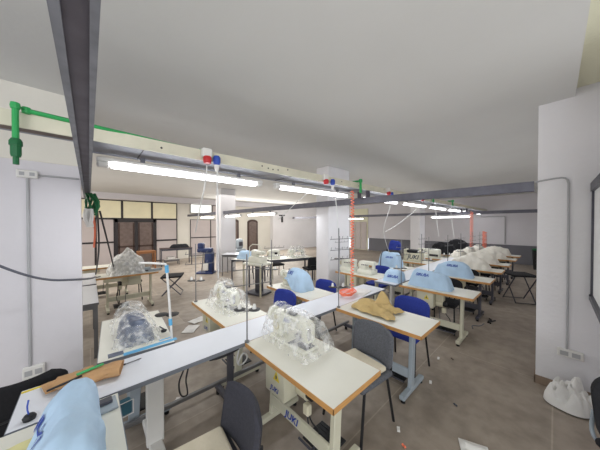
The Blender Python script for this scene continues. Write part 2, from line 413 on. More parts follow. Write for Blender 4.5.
# bundle hanging at the end of the near channel
pb = MB()
for i in range(9):
    a = i*2.4; pb.tube([(.02+.05*math.cos(a), 4.75+.06*math.sin(a), 2.66), (.05+.09*math.cos(a+1), 4.75+.1*math.sin(a), 2.5), (.02+.06*math.cos(a+2), 4.72+.05*math.sin(a), 2.30+.03*(i % 3))], .016, 6, 1)
tag(pb.build('hanging_hose_bundle', M['green_dark']), 'dark green hose bundle hanging from the overhead channel end', 'hose')
cb = MB()
for i in range(6):
    a = i*1.9; cb.tube([(-.0+.03*math.cos(a), 4.62, 2.42), (-.01+.05*math.cos(a), 4.6+.05*math.sin(a), 2.3), (.01+.03*math.sin(a), 4.62, 2.16)], .02, 6, 1)
tag(cb.build('hanging_white_plugs', M['white_plastic']), 'white plugs and cords bunched below the green hoses at the wall end', 'plug')
for i, (pts, m, l) in enumerate(([[(.1,4.8,2.4),(.15,6,1.7),(.12,7.9,.9)], 'cord_black', 'black cord hanging from the green hoses, nearer the wall end'], [[(.13,4.85,2.4),(.3,6,1.7),(.5,7.9,.92)], 'cord_black', 'black cord hanging from the green hoses, farther from the wall end'],
                                [[(.05,4.9,2.35),(.08,5.2,2.1),(.06,5.3,1.8)], 'cord_orange', 'short orange cord hanging below the green hoses'])):
    tag(MB().tube(pts, .014, 6, 3).build('hanging_cable', M[m]), l, 'cord')

# sockets and plugs on the tray, cords that drop from them
def socket(x, label, plug=True, s=1.0):
    t = thing('hanging_power_socket', label, 'socket', (x, 2.69, 2.9), 0, 'power sockets on the tray')
    t.scale = (s, s, s)
    MB().b6(-.055, .055, -.07, 0, .05, .15, .012).build('socket_box', M['white_plastic'], t)
    MB().lathe([(0,-.03),(.038,-.03),(.045,0),(.045,.035),(.036,.05),(0,.05)], (0,-.055,.01), 14).build('red_collar', M['red_plastic'], t)
    return t
def plug(x, label, m, s=1.0):
    t = thing('hanging_power_plug', label, 'plug', (x, 2.66, 2.88), 0, 'power plugs on the tray')
    t.scale = (s, s, s)
    MB().lathe([(0,-.02),(.03,-.02),(.042,.01),(.042,.06),(.03,.085),(0,.085)], (0,-.02,.02), 14).build('collar', M[m], t)
    MB().lathe([(0,-.06),(.014,-.06),(.026,-.02),(.03,.02),(0,.02)], (0,-.02,-.02), 12).build('cord_grip', M['white_plastic'], t)
    return t
socket(.99, 'white socket box with red collar on the tray above the nearest tube light')
plug(1.10, 'blue plug beside the first red socket on the tray', 'blue_plastic')
socket(3.0, 'white socket box with red collar on the tray in front of the pillar top')
plug(3.18, 'blue grey plug beside the pillar top socket', 'blue_plastic')
socket(5.22, 'white socket box with red collar right of the green down pipe')
plug(5.4, 'blue plug beside the socket right of the green down pipe', 'blue_plastic', .8)
socket(7.3, 'small socket with red collar beyond the near cross channel', .9)
# conduits and boxes on the walls
c = MB().tube([(-.53,4.188,2.75),(-.53,4.188,.5)], .014, 8).tube([(-.48,4.188,2.785),(-.09,4.188,2.785)], .012, 8).build('conduit_pipe', M['conduit']); tag(c, 'grey conduit running down the left wall between two boxes', 'conduit')
b = thing('wall_junction_box', 'white junction box on the left wall at the conduit top', 'box', (-.53,4.2,2.785)); MB().b6(-.085,.085,-.05,0,-.045,.045,.008).build('box_cover', M['white_plastic'], b)
for x in (-.04, .04): MB().b6(x-.02,x+.02,-.056,-.05,-.02,.02).build('blank_plate', M['conduit'], b)
b = thing('wall_socket_box', 'white socket box low on the left wall behind the bench', 'socket', (-.5,4.2,.44)); MB().b6(-.09,.09,-.05,0,-.07,.07,.01).build('box_cover', M['white_plastic'], b)
for x in (-.04, .04): MB().b6(x-.03,x+.03,-.056,-.05,-.03,.03).build('socket_plate', M['conduit'], b)
c = MB().tube([(4.566,.19,2.77),(4.566,.13,2.79),(4.566,-.04,2.81),(4.566,-.10,2.79),(4.566,-.118,2.70),(4.566,-.118,.58)], .011, 8, 1).build('conduit_pipe', M['conduit']); tag(c, 'grey conduit bending down the near right pillar', 'conduit')
b = thing('wall_socket_box', 'white double socket box low on the near right pillar', 'socket', (4.58,-.145,.53)); MB().b6(-.045,0,-.115,.115,-.05,.05,.008).build('box_cover', M['white_plastic'], b)
for y in (-.05, .05): MB().b6(-.05,-.045,y-.035,y+.035,-.028,.028,.002).build('socket_plate', M['conduit'], b)

# ------------------------------------------------------------------ cords (not scaled from here on)
MB.K = 1.0
def cord(name, label, pts, m='cord_white', r=.006, sm=3, cat='cord', group=None):
    return tag(MB().tube(pts, r, 6, sm).build(name, M[m]), label, cat, group)
cord('hanging_cable', 'white cord dropping straight from the blue plug to the plastic wrapped machine', [(.917,2.19,2.36),(.93,2.22,2.25),(1.08,2.56,1.7),(1.22,2.90,1.14)], r=.0075)
cord('hanging_cable', 'thin white cord dropping from the first red socket to a thread stand', [(.825,2.21,2.38),(.84,2.27,2.25),(.98,2.9,1.95),(1.09,3.35,1.72)], r=.006)
cord('hanging_cable', 'white cord dropping from the pillar top plug to the bench', [(2.65,2.18,2.36),(2.62,2.1,2.1),(2.52,1.97,1.4),(2.48,1.95,.775)], r=.006)
cord('hanging_cable', 'slanting white cord running back below the second tube light', [(2.5,2.54,2.33),(2.52,2.83,2.2),(2.55,3.4,1.9)], r=.0045)
cord('hanging_cable', 'white cord curving down from the socket right of the green pipe', [(4.42,2.19,2.38),(4.42,2.18,2.2),(4.5,2.4,1.75),(4.9,2.55,1.45),(5.4,2.7,1.12)], r=.006)
cord('hanging_cable', 'white cord slanting down beyond the socket right of the green pipe', [(6.1,2.2,2.38),(5.9,2.25,2.2),(5.5,2.5,1.85),(5.2,2.7,1.65)], r=.006)
cord('hanging_cable', 'white cord hanging straight from the fourth tube light', [(7.1,2.22,2.4),(7.05,2.2,2.1),(6.95,2.1,1.5)], r=.007)
cord('hanging_cable', 'thin white cord hanging above the second blue covered machine', [(8.5,2.22,2.4),(8.4,2.2,2.1),(8.2,2.05,1.4)], r=.007)
cord('hanging_cable', 'grey cable sagging in front of the left wall toward the far tables', [(-1.22,2.7,2.2),(-.93,2.9,1.88),(-.6,3.15,1.5),(-.33,3.25,1.3),(-.10,3.36,1.25),(.03,3.8,1.17),(.06,4.3,1.1),(.1,5.6,.86),(.16,6.2,.77)], 'cord_grey', .011)
def coil(label, x, y, z0, z1, r, turns, tr):
    pts = [(x+r*math.cos(2*PI*t/8)*(1+.25*math.sin(t*.7)), y+r*math.sin(2*PI*t/8), z1+(z0-z1)*t/(turns*8)) for t in range(turns*8+1)]
    return tag(MB().tube(pts, tr, 5, 0).build('hanging_orange_cable', M['cord_orange']), label, 'cord')
coil('tall orange coiled cord hanging from the tray on to the bench', 3.03, 2.12, .78, 2.35, .024, 34, .007)
coil('tall orange cord hanging among the cream covered machines', 10.6, 2.1, .78, 2.3, .05, 22, .009)
coil('shorter orange cord hanging beside the far black heap', 13.0, 2.1, .78, 1.5, .08, 12, .012)
cp = MB()
for i in range(4):
    pts = [(2.84+(.10+.015*i)*math.cos(a*PI/9)*1.1, 2.07+(.065+.015*i)*math.sin(a*PI/9), .787+.014*i+.005*math.sin(a*1.3+i)) for a in range(19)]
    cp.tube(pts, .008, 6, 1)
tag(cp.build('orange_cable_coil', M['cord_orange']), 'coiled orange cord lying on the white bench top', 'cord')

# ------------------------------------------------------------------ furniture
TZ = .76
def sewing_table(label, loc, rz=0, frame='cream_metal', edge='wood_edge', top='laminate', W=.54, L=1.07, box=True, text=True, group='machine tables', drawer=True, box_side=-1):
    t = thing('sewing_table', label, 'table', loc, rz, group)
    w, l = W/2, L/2
    MB().b6(-w+.004, w-.004, -l+.004, l-.004, TZ-.034, TZ).build('table_top', M[top], t)
    MB().b6(-w, w, -l, -l+.0038, TZ-.037, TZ-.001).b6(-w, w, l-.0038, l, TZ-.037, TZ-.001).b6(-w, -w+.0038, -l, l, TZ-.037, TZ-.001).b6(w-.0038, w, -l, l, TZ-.037, TZ-.001).build('edge_band', M[edge], t)
    for y in (-l+.19, l-.11):
        lb = MB().prism([(-.075,.05), (.005,.05), (.045,TZ-.06), (-.035,TZ-.06)], .04, Matrix.Translation((0,y+.02,0)) @ Matrix.Rotation(PI/2, 4, 'X'), .004)
        lb.box((0,y,.055), (W*.96,.055,.045), bev=.006).box((0,y,TZ-.048), (W*.7,.06,.024), bev=.003)
        lg = lb.build('leg', M[frame], t)
        for s in (-1, 1): MB().cyl((s*W*.42,y,0), (s*W*.42,y,.034), .022, .02).build('rubber_foot', M['rubber'], lg)
    st = MB().box((-.06,(-l+.19+l-.11)/2,.22), (.025,L-.34,.10), bev=.004).build('stretcher', M[frame], t)
    if text: lettering('JUKI', .085, M['ink_blue'], st, SIDE_NX((-.075,.10,.22)))
    pd = MB().box((.09,-.12,.09), (.24,.26,.014), bev=.004)
    for i in range(6): pd.box((.0+.035*i,-.12,.099), (.012,.24,.006))
    pd = pd.build('pedal', M['black_plastic'], t)
    MB().cyl((-.06,-.26,.1), (-.06,.02,.1), .009).cyl((.09,-.12,.08), (-.06,-.12,.1), .008).cyl((.0,-.05,.1), (-.04,-.02,.5), .006).build('pedal_rod', M['dark_steel'], pd)
    if box:
        cb = MB().box((-.15,.13,.59), (.15,.25,.25), bev=.012, seg=2).build('control_box', M['cream_metal'], t)
        tri = MB().prism([(-.04,-.03),(.04,-.03),(0,.045)], .002, SIDE_NX((-.2255,.10,.63))).build('warning_sticker', M['yellow'], cb)
        MB().prism([(-.006,-.015),(.006,-.015),(.01,.006),(0,.02),(-.008,.006)], .001, SIDE_NX((-.2278,.10,.63))).build('warning_mark', M['ink_grey'], tri)
        if text: lettering('JUKI', .055, M['ink_blue'], cb, SIDE_NX((-.2262,.13,.52)))
        mo = MB().cyl((-.06,-.10,.53), (-.06,.0,.53), .055, n=16).box((-.08,-.06,.65), (.1,.12,.14), bev=.01).box((-.1,-.12,.44), (.05,.06,.08), bev=.01).build('motor', M['machine_cream'], t)
        MB().cyl((-.06,-.145,.53), (-.06,-.10,.53), .04, n=16).tube([(-.1,-.13,.42),(-.1,-.17,.36),(-.05,-.2,.3),(-.03,-.18,.15),(.0,-.15,.11)], .006, 6, 2).build('motor_pulley', M['black_plastic'], mo)
    if drawer:
        dr = MB().b6(.03, W/2+.012, -l+.12, -l+.42, TZ-.105, TZ-.095).b6(.03, .04, -l+.12, -l+.42, TZ-.1, TZ-.037).b6(W/2+.002, W/2+.012, -l+.12, -l+.42, TZ-.1, TZ-.042).b6(.03, W/2+.01, -l+.12, -l+.13, TZ-.1, TZ-.037).b6(.03, W/2+.01, -l+.41, -l+.42, TZ-.1, TZ-.037)
        dr.build('drawer', M['machine_cream'], t)
    return t

def machine(label, loc, rz=0, group='sewing machines', m='machine_white', detail=True):
    """lockstitch machine, needle end toward -Y, origin on the table at the bed centre"""
    t = thing('sewing_machine', label, 'sewing machine', loc, rz, group)
    MB().box((0,0,.014), (.178,.476,.028), bev=.006).build('bed', M[m], t)
    body = MB().box((0,.165,.125), (.10,.125,.21), bev=.022, seg=3)
    # arm: side profile pushed across the width
    arm = [(-.235,.145),(-.225,.235),(-.18,.252),(.10,.255),(.215,.25),(.232,.225),(.232,.165),(.13,.16),(.06,.155),(-.13,.165),(-.165,.15)]
    R = Matrix.Translation((-.052,0,0)) @ Matrix(((0,0,1,0),(1,0,0,0),(0,1,0,0),(0,0,0,1)))
    body.prism(arm, .104, R, .012)
    body.box((0,-.2,.15), (.10,.075,.15), bev=.014, seg=2)
    body.build('arm', M[m], t, 40)
    hw = MB().lathe([(0,-.02),(.03,-.02),(.062,-.018),(.07,-.005),(.07,.014),(.06,.024),(.03,.016),(0,.02)], (0,.262,.195), 22, Matrix.Rotation(-PI/2, 3, 'X'))
    hw.build('handwheel', M[m], t)
    nb = MB().cyl((.0,-.205,.03), (.0,-.205,.09), .006).cyl((0,-.205,.028), (0,-.205,.05), .002)
    nb.cyl((.012,-.225,.035), (.012,-.225,.09), .006).box((.004,-.212,.032), (.016,.045,.006)).box((-.035,-.245,.16), (.03,.012,.1), bev=.004)
    nb.build('needle_bar', M['chrome'], t)
    MB().box((0,-.16,.0295), (.11,.14,.003)).box((0,-.05,.0295), (.16,.05,.002)).build('slide_plate', M['steel'], t)
    if detail:
        MB().cyl((-.055,-.15,.14), (-.085,-.15,.14), .022, .018, 16).cyl((-.085,-.15,.14), (-.1,-.15,.14), .012).build('tension_dial', M['chrome'], t)
        MB().cyl((-.052,.165,.12), (-.062,.165,.12), .04, n=20).cyl((-.05,.16,.2), (-.066,.16,.2), .022, n=16).build('stitch_dial', M['machine_cream'], t)
        MB().box((0,.0,.263), (.05,.1,.018), bev=.004).cyl((.0,.1,.25), (.0,.1,.30), .006).cyl((0,.1,.285), (0,.1,.30), .014).build('bobbin_winder', M['steel'], t)
        lettering('JUKI', .04, M['ink_blue'], t, SIDE_NX((-.0535,.02,.205)))
    return t

def stand_parts(t, H=1.1, arms=(.55,), discs=2, side=1, pole='steel', cones=True, arm_top=True):
    MB().cyl((0,0,0), (0,0,.015), .028, n=12).cyl((0,0,0), (0,0,H), .008, n=8).build('pole', M[pole], t)
    for z in arms:
        a = MB().tube([(-.14,.0,z),(.14,.0,z)], .006, 6)
        for s in (-.13, .13): a.tube([(s,0,z),(s,0,z+.03),(s+.015,0,z+.045)], .004, 5)
        a.build('thread_guide', M[pole], t)
    for i in range(discs):
        sx = (-1)**i*.10
        d = MB().tube([(0,0,.17+.02*i),(sx,.02,.17+.02*i)], .006, 6).lathe([(0,0),(.062,0),(.068,.008),(.02,.014),(0,.014)], (sx,.02,.17+.02*i), 18).build('spool_disc', M['black_plastic'], t)
        if cones: MB().lathe([(0,0),(.022,0),(.022,.006),(.014,.05),(.010,.055),(0,.055)], (sx,.02,.185+.02*i), 12).build('spool_core', M['white_plastic'], d)
def stand(label, loc, rz=0, group='thread stands', **kw):
    t = thing('thread_stand', label, 'thread stand', loc, rz, group); stand_parts(t, **kw); return t

# fabric covers: a soft loft along Y
def loft(L, W, H, seed, wr, top=lambda v: 1.0, flare=lambda v: 1.0, pw=.42, nu=36, nv=34, hem=lambda v: 0.0, shrink=.6, shift=lambda v: 0.0):
    def fn(u, v):
        a = PI*u; s = 2*v-1
        e = max(0.0, 1-abs(s)**9)**.3                     # rounded ends
        hz = H*top(v); w = W/2*flare(v)
        cx, cz = math.cos(a), math.sin(a)
        z = hz*abs(cz)**pw*(.25+.75*e) if cz > 1e-6 else 0
        k = z/max(hz, 1e-6)
        x = -w*math.copysign(abs(cx)**.75, cx)*(1-(1-shrink)*k)*(.35+.65*e)
        y = s*L/2*(1-.20*k)
        p = Vector((x*9, y*7, z*7+seed*3.1))
        n1 = noise.noise(p); n2 = noise.noise(p*2.7+Vector((5,1,2)))
        fold = math.sin((y*34+seed)+2.5*n1)*(1-k)*.35
        d = wr*(n1*.9+n2*.45+fold)
        nrm = Vector((x/max(W,.01), s*.25, k*.8)).normalized() if (x or k) else Vector((0,0,1))
        q = Vector((x, y, z))+nrm*d
        q.x += shift(v)*k
        hz0 = hem(v)
        q.z = max(q.z, hz0+.002)
        return q
    g = MB(); g.grid(fn, nu, nv)
    # end walls
    for v in (0.0, 1.0):
        rim = [fn(i/nu, v) for i in range(nu+1)]
        def endf(u, r, rim=rim, v=v):
            p = rim[int(round(u*nu))]; b = Vector((p.x, p.y, .002)); return p.lerp(b, r)
        g.grid(lambda u, r, endf=endf: endf(u, r), nu, 3)
    return g
def cover(label, loc, rz=0, m='cover_blue', L=.62, W=.30, H=.33, seed=0, wr=.018, text='JUKI', tpos=None, tsize=.07, group='fabric machine covers', tm='ink_blue', name='machine_cover', kw={}, tmtx=None, tdir=(1,0,0)):
    o = loft(L, W, H, seed, wr, **kw).build(name, M[m], None, 60)
    o.location = loc; o.rotation_euler = (0, 0, rz)
    tag(o, label, 'machine cover', group)
    if text: lettering(text, tsize, M[tm], o, tmtx if tmtx is not None else SIDE_NX((-.3, *(tpos or (.12, H*.78)))), onto=o.data, direction=tdir)
    return o

def chair(label, loc, rz=0, m='navy_fabric', group='chairs', frame='black_plastic', seat_m=None):
    """visitor chair facing -X, origin on the floor under the seat centre"""
    t = thing('chair', label, 'chair', loc, rz, group)
    s = MB().box((0,0,.455), (.44,.46,.055), bev=.024, seg=3).build('seat', M[seat_m or m], t, 60)
    def back(u, v, off):
        a = (u-.5)*2; b = v
        w = .235*(1-.10*max(0, b-.55)**2*4)*(1 if b < .8 else math.sqrt(max(0.02, 1-((b-.8)/.2)**2*.55)))
        if b < .15: w *= .86+.14*math.sqrt(b/.15)
        y = a*w; z = .49+b*.345
        x = .235+.05*b - .05*(a*a)+off
        if abs(a) > .92 or b > .96 or b < .04: x = .235+.05*b - .05*(a*a)
        return Vector((x, y, z))
    g = MB(); g.grid(lambda u, v: back(u, v, -.028), 18, 16); g.grid(lambda u, v: back(u, v, .018), 18, 16)
    g.build('backrest', M[m], t, 60)
    MB().tube([(.17,-.19,.43),(.26,-.19,.45),(.275,-.15,.60)], .011, 8, 2).tube([(.17,.19,.43),(.26,.19,.45),(.275,.15,.60)], .011, 8, 2).tube([(.27,-.155,.58),(.262,0,.585),(.27,.155,.58)], .010, 6).build('back_support', M[frame], t)
    for y in (-.2, .2):
        MB().tube([(-.16,y,.43),(-.235,y*1.12,.0)], .012, 8).build('leg', M[frame], t)
        MB().tube([(.16,y,.43),(.235,y*1.12,.0)], .012, 8).build('leg', M[frame], t)
    MB().tube([(-.17,-.2,.425),(-.17,.2,.425)], .01, 8).tube([(.17,-.2,.425),(.17,.2,.425)], .01, 8).tube([(-.17,-.2,.425),(.17,-.2,.425)], .01, 8).tube([(-.17,.2,.425),(.17,.2,.425)], .01, 8).build('seat_frame', M[frame], t)
    return t

# ------------------------------------------------------------------ white bench along the middle
def bench(label, x0, x1, legs, rail=True):
    t = thing('work_bench', label, 'bench', ((x0+x1)/2, 2.085, 0)); cx = (x0+x1)/2; h = (x1-x0)/2
    MB().b6(-h, h, -.205, .205, TZ-.02, TZ).build('bench_top', M['bench_white'], t)
    MB().b6(-h-.004, h+.004, -.209, -.205, TZ-.032, TZ-.001).b6(-h-.004, -h, -.205, .205, TZ-.032, TZ-.001).b6(h, h+.004, -.205, .205, TZ-.032, TZ-.001).build('edge_band', M['grey_edge'], t)
    for x in legs:
        first = x == legs[0]; lg = MB().box((x-cx,.06,.41), (.12 if first else .055,.05,.66), bev=.006).box((x-cx,.085,.075), (.09 if first else .05,.61,.05), bev=.006).build('leg', M['white_plastic' if first else 'dark_steel'], t)
        for y in (-.18, .35): MB().cyl((x-cx,y,.0), (x-cx,y,.05), .022).build('rubber_foot', M['rubber'], lg)
    MB().b6(legs[0]-cx-.2, legs[-1]-cx+.1, .352, .388, .082, .122, .006).build('floor_rail', M['steel'], t)
    return t
bn = bench('long white bench under the cream tray with grey edging, nearest part', -.325, 3.62, (.38, 1.02, 2.28, 3.3))
cs = MB().lathe([(0,-.02),(.03,-.02),(.035,-.012),(.035,.012),(.03,.02),(0,.02)], (.47-1.6475,.43,.037), 16, Matrix.Rotation(PI/2, 3, 'X')).build('caster', M['rubber'], bn)
MB().box((.47-1.6475,.375,.14), (.05,.09,.03), bev=.006).box((.47-1.6475,.43,.1), (.03,.045,.07), bev=.004).build('caster_bracket', M['blue_plastic'], cs)
bench('farther white bench beyond the gap in line with the near bench', 3.98, 13.2, (4.4, 7.0, 9.6, 12.4))

# ------------------------------------------------------------------ machine tables
GT = 'machine tables on the aisle side of the bench'
GB = 'machine tables behind the bench'
NY = 1.338
sewing_table('white machine table with cream legs carrying the clear plastic covered machine, in front', (1.305,1.363,0), group=GT, L=1.025)
TA = sewing_table('white machine table with grey legs half hidden under an olive cloth', (2.60,1.36,0), L=1.03, frame='blue_grey_metal', box=False, text=False, group=GT)
sewing_table('white topped table under the blue cover at the lower left corner', (-.14,1.33,0), edge='grey_edge', frame='blue_grey_metal', box=False, text=False, group=GT, drawer=False)
TB = sewing_table('machine table carrying the first blue cover beyond the olive cloth', (4.315,1.31,0), group=GT)
near = [(5.635,1.315,'machine table carrying the second blue cover, behind the first'), (6.945,1.31,'machine table with cream cover, next beyond the two blue covered ones'),
        (8.15,1.31,'second cream covered machine table beyond the blue covers'), (9.5,1.30,'third cream covered machine table beyond the blue covers'), (10.65,1.30,'machine table with cream cover, farthest on the aisle side')]
TC = sewing_table(near[0][2], (near[0][0],near[0][1],0), frame='dark_steel', group=GT, text=False)
for x, y, l in near[1:]: dup(TC, l, (x,y,0), skip=('pedal','motor') if x > 8 else ())
sewing_table('white machine table behind the bench with bagged dark bundle and blue tape', (.335,2.84,0), -.06, edge='grey_edge', frame='blue_grey_metal', box=False, text=False, group=GB, drawer=False, L=1.0)
T2 = sewing_table('machine table behind the bench carrying the plastic wrapped machine', (1.31,2.83,0), group=GB)
dup(T2, 'machine table behind the bench carrying a half draped blue cover', (2.55,2.83,0))
for x, l in ((4.42,'table behind the bench with open white machine, beyond the pillar'), (5.66,'table behind the bench with strapped blue cover, beyond the pillar'),
             (6.95,'table behind the bench with a cream lettered cabinet machine'), (8.15,'table behind the bench with a small white slotted machine'), (9.5,'table behind the bench under the first black heap'), (10.65,'table behind the bench under the black and orange heap')):
    dup(T2, l, (x,2.83,0), skip=('pedal','motor') if x > 6 else ())
GL = 'tables at the far left'
dup(T2, 'table at the left with plastic wrapped white machine, long side toward the bench', (.62,6.30,0), -PI/2, GL)
dup(T2, 'wood edged table behind the left plastic wrapped machine', (.30,7.75,0), -PI/2, GL, skip=('control_box','motor'))
# plain tables with thin legs
def plain_table(label, loc, w, l, h, top, leg, rz=0, lr=.016, group=None, thick=.03, edge=None):
    t = thing('table', label, 'table', loc, rz, group)
    tp = MB().b6(-w/2, w/2, -l/2, l/2, h-thick, h, .003).build('table_top', M[top], t)
    MB().b6(-w/2-.003, w/2+.003, -l/2-.003, -l/2, h-thick, h-.002).b6(-w/2-.003, w/2+.003, l/2, l/2+.003, h-thick, h-.002).b6(-w/2-.003, -w/2, -l/2, l/2, h-thick, h-.002).b6(w/2, w/2+.003, -l/2, l/2, h-thick, h-.002).build('edge_band', M[edge or leg], tp)
    for sx in (-1, 1):
        for sy in (-1, 1): MB().b6(sx*(w/2-.03)-lr, sx*(w/2-.03)+lr, sy*(l/2-.03)-lr, sy*(l/2-.03)+lr, 0, h-thick).build('leg', M[leg], t)
    MB().b6(-w/2+.03, w/2-.03, -l/2+.02, -l/2+.04, h-thick-.06, h-thick).b6(-w/2+.03, w/2-.03, l/2-.04, l/2-.02, h-thick-.06, h-thick).build('apron', M[leg], t)
    return t
plain_table('white table with grey steel legs just past the left wall end', (-.30,4.82,0), .78, 1.25, .76, 'bench_white', 'steel', lr=.022, group=GL)
plain_table('white table behind the steel legged one past the left wall end', (-.30,6.2,0), .78, 1.3, .76, 'bench_white', 'steel', lr=.022, group=GL)
plain_table('small brown wooden table in front of the timber double door', (1.75,11.4,0), .62, .5, .72, 'brown_wood', 'brown_wood', lr=.025)
plain_table('long dark table against the back wall right of the double door', (2.9,11.5,0), 1.25, .6, .76, 'dark_wood', 'dark_steel', -.1, lr=.018)
plain_table('white table with thin grey legs right of the left white pillar', (4.0,7.75,0), 1.0, .62, .76, 'bench_white', 'steel', -.75, lr=.014)
plain_table('pale table behind the blue draped machine, left of the near pillar', (4.75,5.75,0), 1.5, .6, .76, 'laminate', 'dark_steel', -.28, lr=.018)

# ------------------------------------------------------------------ machines and their covers
GM = 'open sewing machines'
GP = 'clear plastic covers'
m0 = machine('white sewing machine under clear plastic on the front table', (1.36,1.60,TZ), .04, group=GM)
def plastic(label, loc, rz=0, m='plastic', **kw): return cover(label, loc, rz, m, text=None, group=GP, name='plastic_cover', **kw)
plastic('crumpled clear plastic cover over the machine on the front table', (1.38,1.60,TZ+.001), .04, L=.70, W=.38, H=.315, seed=1, wr=.028, kw=dict(top=lambda v: .86+.16*v, flare=lambda v: 1.1-.25*v))
dup(m0, 'white sewing machine wrapped in clear plastic on the second table behind the bench', (1.32,2.84,TZ), .0)
plastic('tall crumpled clear plastic over the machine behind the bench', (1.33,2.84,TZ+.001), .0, L=.70, W=.38, H=.31, seed=4, wr=.032, kw=dict(top=lambda v: .85+.3*math.exp(-((v-.72)/.16)**2)))
dup(m0, 'white sewing machine wrapped in plastic on the far left table', (.62,6.3,TZ), PI/2)
plastic('lumpy clear plastic heap over the far left machine', (.62,6.3,TZ+.001), PI/2, m='milky_plastic', L=.66, W=.48, H=.50, seed=9, wr=.065, kw=dict(top=lambda v: .72+.36*math.exp(-((v-.48)/.2)**2), shrink=.75))
mo = thing('flatbed_machine', 'grey machine bed frame lying beside the far left wrapped machine', 'machine', (.93,6.2,TZ))
MB().b6(-.3,.32,-.06,.0,.0,.05,.006).b6(-.2,.1,-.05,.05,.05,.10,.008).build('bed', M['blue_grey_metal'], mo)
MB().b6(-.15,.05,-.062,-.06,.02,.045).build('slot', M['frame_dark'], mo)
tag(loft(.50,.26,.20,13,.02).build('dark_film_bundle', M['film_dark'], None, 60), 'dark blue grey film bundle inside the clear bag behind the bench', 'bundle').location = (.32,2.72,TZ)
plastic('large clear plastic bag standing on the table with blue tape', (.325,2.84,TZ+.001), -.02, L=.84, W=.36, H=.23, seed=6, wr=.03, kw=dict(top=lambda v: .75+.3*v))
dup(m0, 'cream sewing machine half hidden below the draped blue cover', (2.56,2.99,TZ), 0)
cover('pale blue cover draped askew over the machine left of the near pillar', (2.58,2.86,TZ+.001), -.05, L=.50, W=.30, H=.335, seed=12, wr=.014, text='JUKI', tpos=(.12,.26), tsize=.08, kw=dict(top=lambda v: .86+.14*min(1,v*1.6), hem=lambda v: .15*min(1,max(0,(v-.50)*4)), flare=lambda v: 1.08))
cover('pale blue cover with blue lettering on the first table beyond the olive cloth', (4.30,1.42,TZ+.001), 0, L=.68, W=.30, H=.29, seed=2, tpos=(.10,.205), tsize=.062, text='SIRUBA', kw=dict(top=lambda v: .82+.2*v))
cover('pale blue cover with blue lettering on the second table, behind the first', (5.62,1.42,TZ+.001), 0, L=.72, W=.30, H=.30, seed=3, tpos=(.0,.215), tsize=.062, text='SIRUBA', kw=dict(top=lambda v: .78+.24*math.sin(PI*min(1,v*1.1))))
cover('low pale blue cover lying at the bench end of the first blue covered table', (4.30,2.05,TZ+.001), .1, L=.34, W=.40, H=.20, seed=5, tpos=(-.02,.10), tsize=.06, text='SIRUBA', kw=dict(top=lambda v: 1.0))
cover('rounded pale blue cover with dark strap on the table beyond the pillar', (5.66,2.80,TZ+.001), 0, L=.60, W=.34, H=.36, seed=7, tpos=(-.02,.24), tsize=.06, text='SIRUBA')
st = MB()
for i in range(1): st.tube([(5.48,2.98,TZ+.02),(5.51,2.985,TZ+.26),(5.6,2.99,TZ+.37),(5.72,2.99,TZ+.37),(5.80,2.985,TZ+.2)], .011, 6, 2)
tag(st.build('dark_strap', M['ink_grey']), 'dark strap tied around the rounded blue cover', 'strap')
# the big cover standing at the lower left
cover('tall pale blue cover with sideways blue lettering at the lower left corner', (-.095,1.43,TZ+.001), .0, L=.66, W=.27, H=.275, seed=8, wr=.02, text='JUKI', tmtx=face_mtx((-.4,.09,.40), (0,-1,0), (.6,0,.8)), tdir=(.8,0,-.6), tsize=.09, kw=dict(top=lambda v: .9+.12*v, shift=lambda v: .045))
GC = 'cream machine covers'
for x, y, s, l in ((6.95,1.42,21,'cream fabric cover on the table just beyond the two blue covers'), (8.15,1.42,22,'cream fabric cover on the second table beyond the blue covers'),
                   (9.5,1.40,23,'cream fabric cover on the third table beyond the blue covers'), (10.65,1.40,24,'cream fabric cover on the farthest aisle table')):
    cover(l, (x,y,TZ+.001), 0, 'cover_cream', L=.84, W=.36, H=.28, seed=s, wr=.038, text=None, group=GC, kw=dict(top=lambda v: .7+.3*math.sin(PI*v)))
for x, y, s, l in ((9.45,2.7,31,'black cloth heap over a machine behind the bench'), (10.6,2.55,32,'black cloth heap beside the tall orange cord')):
    cover(l, (x,y,TZ+.001), 0, 'black_fabric', L=.85, W=.42, H=.42 if x < 10 else .48, seed=s, wr=.035, text=None, group='black cloth heaps', name='black_cloth_heap', kw=dict(top=lambda v: .75+.25*math.sin(PI*v)))
for x, s, l in ((8.9,61,'white cloth heap on the far bench nearest the black heaps'), (10.15,62,'white cloth heap on the far bench before the tall orange cord'), (11.6,63,'white cloth heap on the far bench beyond the tall orange cord')):
    cover(l, (x,2.09,TZ+.001), 1.4, 'cover_cream', L=.66, W=.34, H=.24, seed=s, wr=.04, text=None, group='white cloth heaps on the far bench', name='white_cloth_heap', kw=dict(top=lambda v: .7+.3*math.sin(PI*v)))
